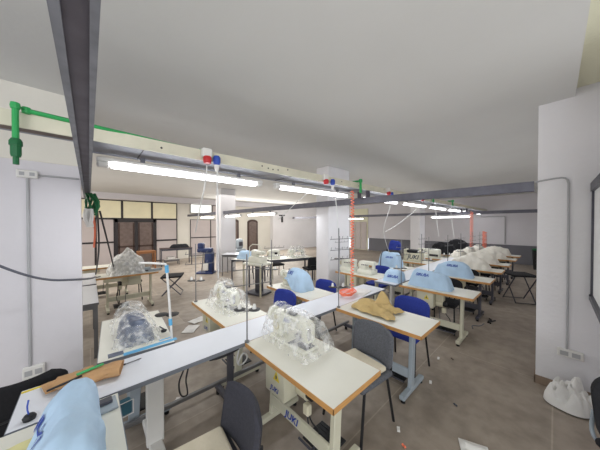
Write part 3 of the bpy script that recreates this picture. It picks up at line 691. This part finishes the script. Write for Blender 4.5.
# cream cabinet machine with grey lettering
def cabinet_machine(label, loc, rz=0):
    t = thing('sewing_machine', label, 'sewing machine', loc, rz, 'cabinet machines')
    MB().box((0,0,.12), (.26,.48,.24), bev=.02, seg=2).box((0,.2,.28), (.2,.1,.12), bev=.02).box((0,-.2,.28), (.2,.07,.1), bev=.02).build('body', M['machine_cream'], t)
    MB().box((0,0,.29), (.22,.32,.09), bev=.03, seg=2).build('dark_tray', M['black_plastic'], t)
    lettering('JUKI', .16, M['ink_grey'], t, SIDE_NX((-.1315,-.03,.13)))
    MB().cyl((0,.24,.32), (0,.24,.40), .02).cyl((0,-.235,.3), (0,-.235,.37), .016).build('post', M['frame_dark'], t)
    return t
cabinet_machine('cream cabinet machine with large grey lettering beyond the strapped blue cover', (6.95,2.75,TZ))
def overlock(label, loc, rz=0, group='overlock machines'):
    t = thing('overlock_machine', label, 'sewing machine', loc, rz, group)
    b = MB().box((0,0,.05), (.26,.34,.10), bev=.015, seg=2).box((0,.08,.17), (.16,.17,.2), bev=.025, seg=2).box((0,-.06,.235), (.11,.24,.08), bev=.02, seg=2).box((0,-.15,.16), (.07,.06,.12), bev=.012)
    b.build('body', M['machine_white'], t)
    MB().lathe([(0,-.02),(.05,-.02),(.06,0),(.05,.02),(0,.02)], (0,.19,.17), 18, Matrix.Rotation(PI/2, 3, 'X')).build('handwheel', M['machine_cream'], t)
    p = MB()
    for i in range(4): p.cyl((-.085,-.05+.04*i,.2), (-.1,-.05+.04*i,.2), .014)
    p.build('tension_dial', M['chrome'], t)
    MB().cyl((0,-.15,.06), (0,-.15,.11), .006).box((0,-.15,.103), (.05,.1,.004)).build('needle_bar', M['chrome'], t)
    return t
ov = overlock('white overlock machine on the first table beyond the pillar', (4.44,2.72,TZ))
dup(ov, 'second white overlock machine behind the first beyond the pillar', (4.42,3.18,TZ), .2)
dup(ov, 'white overlock machine on the table behind the cabinet machine', (8.15,2.9,TZ), 0)
sm = thing('slotted_machine', 'small white machine with dark slot beside the black heap', 'machine', (8.1,2.55,TZ), 0)
MB().box((0,0,.14), (.24,.30,.28), bev=.05, seg=3).build('body', M['machine_white'], sm); MB().box((-.118,0,.09), (.012,.25,.07), bev=.004).build('slot', M['frame_dark'], sm)
dk = thing('dark_machine', 'dark grey machine with a deep blue cloth on top beyond the strapped cover', 'machine', (6.75,3.22,TZ), 0)
MB().box((0,0,.05), (.25,.4,.10), bev=.015).box((0,.12,.18), (.13,.12,.26), bev=.02).box((0,-.02,.27), (.11,.36,.09), bev=.02).box((0,-.17,.19), (.08,.07,.14), bev=.01).build('body', M['dark_steel'], dk)
MB().lathe([(0,-.02),(.06,-.02),(.07,0),(.06,.02),(0,.02)], (0,.22,.25), 18, Matrix.Rotation(PI/2, 3, 'X')).build('handwheel', M['black_plastic'], dk)
o = loft(.36,.24,.26,41,.03).build('blue_cloth', M['navy_fabric'], None, 60); o.location = (6.75,3.2,TZ+.31); tag(o, 'deep blue cloth heaped on the dark grey machine', 'cloth')
# pedestal overlock behind the bench, left of the near pillar
pm = thing('pedestal_machine', 'white machine on a dark pedestal with pale posts, left of the near pillar', 'sewing machine', (3.28,5.25,0), .3)
MB().box((0,0,.80), (.5,.62,.05), bev=.01).box((0,0,.90), (.3,.42,.16), bev=.03, seg=2).box((.02,.1,1.05), (.16,.18,.2), bev=.03, seg=2).box((.0,-.1,1.08), (.12,.3,.09), bev=.03, seg=2).build('head', M['machine_white'], pm)
MB().box((.05,0,.42), (.14,.2,.74), bev=.02).box((.05,0,.03), (.5,.55,.05), bev=.01).build('pedestal', M['dark_steel'], pm)
for x, y in ((-.23,.28), (-.23,-.28), (.23,-.28)): MB().tube([(x,y,.0),(x,y,.78)], .022, 8).build('post', M['machine_cream'], pm)
MB().tube([(-.1,.2,1.0),(-.1,.2,1.3),(-.1,-.2,1.3),(-.1,-.2,1.0)], .012, 6, 1).build('thread_guide', M['machine_white'], pm)
plastic('grey plastic wrapped machine on the pale table left of the near pillar', (5.0,5.66,TZ+.001), 1.3, L=.62, W=.36, H=.36, seed=17, wr=.03)
dup(m0, 'white sewing machine inside grey plastic on the pale table', (5.0,5.66,TZ), 1.3)
overlock('white machine on the near end of the pale table, beside the pedestal machine', (4.25,5.88,TZ), 1.2)
cover('pale blue cover beside the pedestal machine with dark chair behind', (3.55,6.35,TZ+.02), .4, L=.55, W=.32, H=.24, seed=19, text=None)
plain_table('small table under the pale blue cover behind the pedestal machine', (3.55,6.35,0), .6, .7, .775, 'laminate', 'dark_steel', .4)

# ------------------------------------------------------------------ thread stands
GS = 'thread stands at the far corners of the tables'
def st2(label, loc, rz=0, group=GS, H=.80, z0=.28, arms=(.52,.66), **kw):
    t = thing('thread_stand', label, 'thread stand', loc, rz, group)
    MB().cyl((0,0,0), (0,0,.012), .022, n=12).cyl((0,0,0), (0,0,H), .0065, n=8).build('pole', M['steel'], t)
    for z in arms:
        a = MB().tube([(-.13,.03,z),(.24,-.05,z)], .0045, 6)
        for s in (-.12,.06,.14,.23): a.tube([(s,-.05*s/.24,z),(s,-.05*s/.24,z+.025),(s+.012,-.05*s/.24,z+.035)], .003, 5)
        a.build('thread_guide', M['steel'], t)
    for i, (sx, sy) in enumerate(((-.035,.07),(.065,-.02))):
        d = MB().tube([(0,0,z0),(sx,sy,z0)], .005, 6).lathe([(0,0),(.05,0),(.055,.006),(.016,.012),(0,.012)], (sx,sy,z0+.002), 20).build('spool_disc', M['black_plastic'], t)
        MB().lathe([(0,0),(.018,0),(.018,.006),(.012,.04),(.009,.045),(0,.045)], (sx,sy,z0+.013), 12).build('spool_core', M['white_plastic'], d)
    return t
s0 = st2('thread stand with two black discs at the back corner of the front table', (1.055,1.875,TZ))
dup(s0, 'thread stand with black discs beside the plastic wrapped machine behind the bench', (1.085,3.33,TZ))
st2('tall thread stand with three rungs beside the orange cord', (2.37,1.865,TZ), H=1.02, z0=.25, arms=(.62,.74,.88))
for x, y, l in ((4.075,1.82,'thread stand at the first blue covered table'), (5.40,1.82,'thread stand at the second blue covered table'), (6.71,1.82,'thread stand at the first cream covered table'),
                (7.92,1.82,'thread stand at the second cream covered table'), (9.27,1.82,'thread stand at the third cream covered table'), (10.42,1.82,'thread stand at the farthest aisle table'),
                (4.2,3.28,'thread stand on the first table beyond the pillar'), (6.72,2.45,'thread stand beside the cream cabinet machine'), (2.32,3.28,'thread stand beside the draped blue cover')):
    dup(s0, l, (x,y,TZ))
t = thing('thread_stand', 'slanted white stand pole with blue tape on the table with bagged bundle', 'thread stand', (.565,2.40,TZ), 0, GS)
MB().tube([(0,0,0),(-.02,.015,.42),(-.035,.03,.70),(-.055,.045,.703),(-.15,.22,.70),(-.2,.32,.69)], .010, 8, 1).build('pole', M['white_plastic'], t)
MB().cyl((-.008,.006,.13), (-.011,.008,.19), .016).cyl((-.03,.026,.62), (-.034,.029,.69), .016).build('tape', M['tape_blue'], t)
MB().lathe([(0,0),(.055,0),(.06,.008),(.02,.014),(0,.014)], (.03,.10,.19), 18).lathe([(0,0),(.05,0),(.055,.008),(.02,.014),(0,.014)], (-.06,.13,.20), 18).tube([(-.012,.008,.19),(.03,.10,.19)], .005, 6).build('spool_disc', M['black_plastic'], t)

# ------------------------------------------------------------------ chairs
GV = 'chairs at the machine tables'
chair('dark charcoal chair with cream seat in front of the white bench', (.44,1.265,0), -.06, 'charcoal_fabric', GV).scale = (1,1,.975)
cg = chair('grey chair with cream cushion at the front table', (1.87,1.24,0), -.10, 'grey_fabric', GV)
cn = chair('blue chair tucked under the table with the olive cloth', (3.0,1.30,0), 0, 'navy_fabric', GV)
dup(cn, 'blue chair behind the bench between plastic wrapped machine and draped cover', (1.95,2.70,0), .1)
dup(cn, 'blue chair behind the bench in front of the near pillar', (2.88,2.72,0), .05)
dup(cn, 'blue chair under the strapped blue cover beyond the pillar', (4.92,2.75,0), 0)
cbk = chair('black chair under the first blue covered table', (4.66,1.32,0), 0, 'black_fabric', GV)
dup(cbk, 'black chair under the second blue covered table', (5.98,1.32,0), 0)
dup(cbk, 'black chair under the first cream covered table', (7.3,1.32,0), 0)
dup(cbk, 'black chair under the second cream covered table', (8.5,1.32,0), 0)
dup(cbk, 'black chair under the third cream covered table', (9.85,1.32,0), 0)
dup(cbk, 'black chair behind the left end of the bench, by the wall', (-.38,2.66,0), -PI/2+.12).scale = (1,1,.94)
dup(cbk, 'black chair behind the pale table left of the near pillar', (4.75,6.45,0), PI/2-.2)
dup(cbk, 'black chair between the pale table and the near pillar', (5.15,5.12,0), -1.9)
dup(cbk, 'black chair behind the far left wrapped machine table', (.72,6.95,0), PI/2)
dup(cbk, 'dark chair beyond the pedestal machine with blue cover', (4.25,6.95,0), PI/2)
ch = chair('dark chair by the right wall, cut by the picture edge', (2.40,-.49,0), math.radians(50), 'black_fabric', GV, frame='blue_grey_metal')
cu = MB().box((0,0,.03), (.38,.40,.05), bev=.026, seg=3); o = cu.build('seat_cushion', M['cushion_cream'], None, 60); o.location = (1.845,1.245,.482); o.rotation_euler = (0,0,-.16); tag(o, 'cream cushion lying on the grey chair', 'cushion', 'cream cushions')
o = copy_tree(o); o.location = (.42,1.27,.482); o.rotation_euler = (0,0,-.1); o['label'] = 'cream cushion lying on the dark charcoal chair'

# ------------------------------------------------------------------ stools and other furniture
def xstool(label, loc, rz, w, l, h):
    t = thing('folding_stool', label, 'stool', loc, rz, 'folding stools')
    MB().box((0,0,h-.02), (w,l,.04), bev=.012, seg=2).build('seat', M['black_fabric'], t)
    for s in (-1, 1):
        MB().tube([(-w*.45,s*l*.42,h-.04),(w*.45,s*l*.42,.01)], .013, 6).build('leg', M['dark_steel'], t)
        MB().tube([(w*.45,s*l*.38,h-.04),(-w*.45,s*l*.38,.01)], .013, 6).build('leg', M['dark_steel'], t)
    MB().tube([(w*.45,-l*.42,.02),(w*.45,l*.42,.02)], .01, 6).tube([(-w*.45,-l*.38,.02),(-w*.45,l*.38,.02)], .01, 6).build('crossbar', M['dark_steel'], t)
    return t
xstool('black folding stool with crossed legs standing in the right aisle', (7.55,.555,0), .55, .54, .5, .66)
xstool('black folding stool with crossed legs behind the slanted white stand', (1.62,6.75,0), -.4, .48, .5, .5)
nv = thing('upright_press', 'dark blue upright machine standing left of the left white pillar', 'machine', (3.22,8.75,0), -.7)
MB().box((0,.0,.03), (.62,.42,.06), bev=.015).build('base', M['navy_metal'], nv)
MB().box((.14,0,.42), (.26,.32,.74), bev=.03, seg=2).box((-.02,0,.86), (.5,.34,.16), bev=.04, seg=2).box((-.17,0,1.02), (.2,.26,.22), bev=.04, seg=2).build('body', M['navy_metal'], nv)
MB().tube([(-.12,-.1,.06),(-.06,-.08,.8)], .02, 8).tube([(-.12,.1,.06),(-.06,.08,.8)], .02, 8).build('strut', M['steel'], nv)
MB().box((.05,-.17,.26), (.18,.05,.26), bev=.015).build('white_tank', M['white_plastic'], nv)
o = loft(.8,.36,.16,51,.02).build('dark_cloth', M['black_fabric'], None, 60); o.location = (3.05,11.5,.762); o.rotation_euler = (0,0,PI/2-.1); tag(o, 'dark cloth heaped on the long dark table', 'cloth')
MB_ = MB().b6(-.15,.15,-.1,.1,0,.12,.02); o = MB_.build('white_box', M['white_plastic']); o.location = (2.7,11.6,.25+.0); 
sh = plain_table('low white shelf stand under the long dark table', (2.75,11.6,0), .6, .3, .25, 'white_plastic', 'steel')
tag(o, 'white box standing under the long dark table', 'box')
gs = thing('grey_machine_head', 'grey round backed machine in front of the first arched window', 'machine', (5.55,10.6,0))
MB().box((0,0,.3), (.5,.4,.6), bev=.02).box((0,0,.85), (.36,.3,.5), bev=.12, seg=3).build('body', M['blue_grey_metal'], gs); MB().box((0,-.16,.85), (.2,.03,.2), bev=.01).build('panel', M['dark_steel'], gs)

# ------------------------------------------------------------------ small things on tables and floor
def cloth(name, label, cat, loc, sx, sy, m, hf, rz=0, n=40, group=None, outline=None, solid=.004):
    def fn(u, v):
        x = (u-.5)*sx; y = (v-.5)*sy
        if outline: x, y = outline(u, v, x, y)
        return Vector((x, y, max(.003, hf(u, v, x, y))))
    o = MB().grid(fn, n, n).build(name, M[m], None, 60, solid); o.location = loc; o.rotation_euler = (0,0,rz)
    return tag(o, label, cat, group)
def hol(u, v, x, y):
    p = Vector((x*7, y*5, 1.3)); b = noise.noise(p)*.07+noise.noise(p*2.3)*.04
    r = .05*math.exp(-((x*1.6+y*.7)/.08)**2)+.17*math.exp(-((x-.12)/.06)**2-((y+.0)/.09)**2)+.04*math.exp(-((x+.06)/.05)**2)
    k = min(1, min(u, 1-u, v, 1-v)*7)
    return .012+(abs(b)+r)*k+.012*(1-k)*abs(math.sin(14*u+9*v))
def ool(u, v, x, y):
    p = noise.noise(Vector((u*3.1, v*2.7, 4)))
    return x*(.86+.25*v)+.05*p+.06*(v-.5), y*(1+.16*math.sin(u*7))+.05*p
cloth('olive_cloth', 'crumpled olive cloth spread over the far half of the table', 'cloth', (2.635,1.47,TZ+.002), .42, .50, 'olive_cloth', hol, -.05, outline=ool, solid=.003)
tag(MB().tube([(14.47,2.5,2.19),(14.47,1.6,2.19),(14.47,1.58,2.17),(14.47,1.58,.9)], .018, 8).build('conduit_pipe', M['conduit']), 'thin grey conduit bent down on the far wall', 'conduit')
# brown cloth roll with green marker on the bench
def roll(u, v):
    a = 2*PI*u; r = .030+.012*noise.noise(Vector((math.cos(a)*1.5, math.sin(a)*1.5, v*4)))
    return Vector(((v-.5)*.34, r*2.5*math.cos(a)*(.75+.35*v), .038+r*.95*math.sin(a)*(.7+.4*v)))
o = MB().grid(roll, 28, 24, True).build('brown_cloth_roll', M['brown_cloth'], None, 60, .004); o.location = (.0,2.13,TZ+.004); o.rotation_euler = (0,0,-.25); tag(o, 'flattened brown cloth roll lying on the near end of the white bench', 'cloth')
cloth('brown_cloth', 'brown cloth piece lying behind the cloth roll on the bench', 'cloth', (-.10,2.22,TZ+.002), .26, .14, 'brown_cloth', lambda u, v, x, y: .012+.02*abs(noise.noise(Vector((x*14,y*14,2)))), .25)
o = MB().box((0,0,0), (.14,.028,.006), bev=.002).build('green_marker', M['green_pipe']); o.location = (-.0,2.125,TZ+.083); o.rotation_euler = (0,-.06,.15); tag(o, 'green strip lying on the brown cloth roll', 'marker')
o = MB().box((0,0,0), (.16,.02,.006), bev=.002).build('black_strip', M['black_plastic']); o.location = (-.12,2.09,TZ+.06); o.rotation_euler = (0,-.1,.12); tag(o, 'black strip under the green strip on the brown cloth', 'strip')
k = thing('knife', 'thin dark knife lying beyond the brown cloth roll on the bench', 'knife', (.20,2.19,TZ+.004), .12)
MB().box((.05,0,.003), (.10,.008,.004)).build('blade', M['steel'], k); MB().box((-.035,0,.004), (.07,.013,.009), bev=.003).build('handle', M['black_plastic'], k)
o = MB().box((0,0,.002), (.12,.018,.003)).build('yellow_tape', M['yellow']); o.location = (-.265,2.27,TZ); o.rotation_euler = (0,0,.1); tag(o, 'yellow tape strip stuck at the bench end', 'tape')
cp = thing('wire_clip', 'small dark clip with blue wire on the bench end by the tall blue cover', 'clip', (-.25,1.93,TZ))
MB().lathe([(0,0),(.025,.002),(.028,.015),(.02,.028),(0,.032)], (0,0,0), 12).build('clip_body', M['black_plastic'], cp); MB().tube([(.0,0,.02),(-.01,.01,.06),(-.005,.02,.10)], .004, 6, 1).build('wire', M['blue_plastic'], cp)
cloth('yellow_cloth', 'pale yellow cloth scrap beside the tall blue cover', 'cloth', (-.255,1.62,TZ+.002), .13, .2, 'pale_yellow', lambda u, v, x, y: .012+.02*abs(noise.noise(Vector((x*14,y*14,5)))), .2)
# blue film strips and papers on the table with bagged bundle
o = MB().box((0,0,.0015), (.40,.05,.002)).box((.12,.06,.0015), (.10,.02,.002)).build('blue_tape', M['tape_blue']); o.location = (.40,2.375,TZ); o.rotation_euler = (0,0,.02); tag(o, 'pale blue tape strip along the table edge behind the bench', 'tape')
o = MB().box((0,0,.002), (.10,.07,.004)).build('grey_card', M['film_dark']); o.location = (.155,2.42,TZ); tag(o, 'dark grey card at the corner of the table with blue tape', 'card')
sc = thing('hand_tool', 'small dark hand tool beside the clear bag behind the bench', 'tool', (.545,2.62,TZ), .2)
MB().lathe([(0,0),(.025,.0),(.028,.012),(.015,.02),(0,.02)], (0,0,0), 12).build('tool_base', M['black_plastic'], sc); MB().box((.012,.07,.012), (.012,.11,.012), bev=.003).build('handle', M['dark_steel'], sc)
for i, (x, y, a, l) in enumerate(((1.52,4.55,.3,'white paper sheet lying on the floor behind the plastic wrapped machine'), (1.30,4.25,.9,'second white paper scrap on the floor nearer the bench'))):
    cloth('paper_sheet', l, 'paper', (x,y,.002), .30, .2, 'paper', lambda u, v, x, y: .004+.02*abs(noise.noise(Vector((x*5,y*6,i*3.)))), a, n=10, group='papers on the floor')
for x, y, s, a, m, l in ((2.90,.95,.05,.3,'paper','tiny white scrap on the floor under the grey legged table'), (2.72,.66,.035,1.1,'ink_grey','tiny dark scrap on the floor near the pale paper'),
                         (3.50,1.05,.05,.2,'paper','tiny white scrap on the floor beside the blue chair leg'), (3.62,.92,.04,.8,'rust_brown','tiny brown scrap on the floor of the aisle'),
                         (.66,2.62,.07,.9,'paper','narrow white strip on the floor behind the bench rail'), (2.02,.92,.05,.5,'paper','twisted white scrap on the floor by the grey chair leg'), (1.9,.82,.035,1.3,'cord_orange','tiny orange scrap on the floor by the grey chair leg')):
    cloth('floor_scrap', l, 'scrap', (x,y,.002), s*1.0, s*.5, m, lambda u, v, x, y: .003+.008*abs(math.sin(u*5)), a, n=6, group='scraps on the floor')
cloth('white_cloth', 'white crumpled cloth on the floor at the bottom edge', 'cloth', (2.24,.40,.003), .24, .20, 'paper', lambda u, v, x, y: .008+.04*min(1,5*min(u,1-u,v,1-v))*(.3+abs(noise.noise(Vector((x*9,y*9,7))))), .4)
o = MB().tube([(-.12,0,.012),(-.04,.05,.016),(.05,.0,.02),(.12,.05,.014)], .014, 6, 2).tube([(-.1,.04,.012),(.0,.0,.014),(.1,-.04,.012)], .012, 6, 2).build('black_tangle', M['black_plastic']); o.location = (5.55,.78,0); tag(o, 'small black tangle on the aisle floor before the blue covered tables', 'scrap')
cord('floor_cable', 'pale cord lying on the floor near the black tangle', [(4.95,.95,.006),(5.1,1.0,.006),(5.15,.88,.006),(5.35,.86,.006)], 'cord_grey', .008)
cord('looped_cable', 'white cord loop hanging under the front table back corner', [(1.02,1.95,.70),(1.0,1.98,.55),(1.06,2.0,.48),(1.12,1.96,.56),(1.05,1.93,.66),(1.0,1.97,.52),(1.08,1.99,.5)], 'cord_white', .007)
cord('hanging_black_cable', 'black cord looping below the bench front edge', [(.52,1.885,.72),(.50,1.95,.6),(.53,2.0,.45),(.60,2.05,.40),(.58,2.0,.5),(.545,1.92,.62),(.56,1.9,.72)], 'cord_black', .006)
cord('hanging_black_cable', 'black cord clipped along the bench underside', [(.72,1.89,.722),(.8,1.88,.712),(.9,1.88,.715),(.98,1.89,.722)], 'cord_black', .010)
o = cloth('white_bag', 'crumpled white bag on the floor against the near right pillar', 'bag', (3.60,-.10,.004), .34, .32, 'paper', lambda u, v, x, y: .01+.36*min(1,4*min(u,1-u,v,1-v))**.6*(.30+.75*abs(noise.noise(Vector((x*9,y*9,2.2))))+.4*abs(noise.noise(Vector((x*22,y*20,6)))))*(.6+.4*(1-u)), .3, n=54, outline=lambda u, v, x, y: (x*(.75+.5*math.sin(v*PI)), y*(.75+.4*math.sin(u*PI+.6))))
tr = thing('pedal_box', 'teal box with thin frame under the near end of the bench', 'box', (.195,2.27,.34), .1); tr.scale = (.72,.72,.72)
MB().b6(-.06,.06,-.05,.05,0,.14,.01).build('box_body', mat('teal', S(52,96,112), .4), tr); MB().tube([(-.07,-.055,0),(-.07,-.055,.15),(.07,-.055,.15),(.07,-.055,0),(-.07,-.055,0)], .006, 6).build('box_frame', M['white_plastic'], tr)
mb = thing('machine_bed_part', 'grey metal machine bed on the table beside the tall blue cover', 'machine', (.06,1.80,TZ), .05)
MB().b6(-.05,.055,-.10,.03,0,.012,.003).build('bed_plate', M['blue_grey_metal'], mb); MB().b6(-.03,.035,-.04,.01,.012,.03,.004).build('hook_cover', M['dark_steel'], mb)
nm = thing('paper_tray', 'small white paper pile on the bench beside the orange coil', 'paper', (3.15,2.02,TZ), .2)
MB().b6(-.16,.16,-.09,.09,0,.012).box((.03,.02,.016), (.26,.16,.006), rz=.3).build('sheets', M['paper'], nm)
# dark item by the far wall corner
bk = thing('dark_bin', 'dark bin standing by the far wall past the aisle', 'bin', (13.35,.42,0)); MB().lathe([(0,0),(.16,0),(.2,.75),(.21,.78),(.0,.78)], (0,0,0), 16).build('bin_body', M['black_plastic'], bk); MB().lathe([(.21,.78),(.22,.8),(.18,.84),(0,.85)], (0,0,0), 16).build('lid', M['green_dark'], bk)
# wall things on the partition
wf = thing('wall_bracket_lamp', 'small black bracket fixed on the back partition wall', 'bracket', (10.1,13.0,2.15)); MB().b6(-.25,.25,-.03,0,.25,.33).b6(-.07,.07,-.05,0,-.2,.25).build('bracket', M['frame_dark'], wf)

# ------------------------------------------------------------------ light
W = bpy.data.worlds.new('World'); SC.world = W; W.use_nodes = True
bg = W.node_tree.nodes['Background']; bg.inputs[0].default_value = (.90,.94,1.0,1); bg.inputs[1].default_value = 1.25
def area(name, loc, rot, sx, sy, e, col=(1,1,1)):
    l = bpy.data.lights.new(name, 'AREA'); l.shape = 'RECTANGLE'; l.size = sx; l.size_y = sy; l.energy = e; l.color = col
    o = bpy.data.objects.new(name, l); o.location = loc; o.rotation_euler = rot; COL.objects.link(o); return o
K = .8333
for a, b in xs[:-1]: area('tube_lamp', ((a+b)/2*K, 3.02*K, 2.74*K), (0,0,0), (b-a)*K, .08, 9, (.93,.96,1))
for y in (4.6, 6.2, 9.5): area('tube_lamp', (4.6*K, y, 2.08), (0,0,PI/2), 1.5, .08, 9, (.93,.96,1))
area('window_daylight', (-2.6,-2.3,2.3), (math.radians(78),0,math.radians(-45)), 3.2, 2.0, 90, (.97,.98,1))  # soft fill added behind the camera, no window built there
area('window_daylight', (9.5,-.25,1.9), (math.radians(100),0,0), 8, 1.4, 130, (.95,.97,1))  # added fill on the right side, where the wall has no opening
area('window_daylight', (9.5,10.3,2.3), (math.radians(80),0,0), 8, 1.0, 55, (1,.99,.97))  # added inside the room to brighten the back partition wall
area('window_daylight', (8,12.6,2.2), (math.radians(-75),0,0), 7, 1.2, 190, (1,.98,.92))  # fill added in front of the back wall, lifts the far part
area('window_daylight', (-3.0,9,2.2), (math.radians(80),0,math.radians(-90)), 5, 1.6, 130, (1,.98,.95))  # added fill from the left, the wall there has no window
area('window_daylight', (3.0,9.6,2.95), (0,0,0), 7, 4, 150, (1,.97,.93))  # added overhead to brighten the far floor, no fixture hangs here

for x, y, sx, sy, e in ((1.5,.2,3.4,3.4,9), (5.5,2.4,4,4,9), (10,4,5,5,11), (2.2,7.5,3.6,4,8), (6.5,9,5,4,9)):
    area('tube_uplight', (x,y,1.95), (PI,0,0), sx, sy, e, (1,.98,.95))  # upward fill added to lift the ceiling, not part of any tube light

# ------------------------------------------------------------------ camera
cam = bpy.data.cameras.new('Camera'); co = bpy.data.objects.new('Camera', cam); COL.objects.link(co)
cam.sensor_fit = 'HORIZONTAL'; cam.sensor_width = 36; cam.lens = 232/600*36; cam.clip_end = 100; cam.clip_start = .02
pitch = math.radians(.7)
co.location = (0, 0, 1.833); co.rotation_euler = (PI/2-pitch, 0, -math.radians(42.3))
cam.shift_y = (232*math.tan(pitch)-1)/600
SC.camera = co
SC.view_settings.view_transform = 'Standard'; SC.view_settings.look = 'None'; SC.view_settings.exposure = 0
try: SC.cycles.use_denoising = True
except Exception: pass
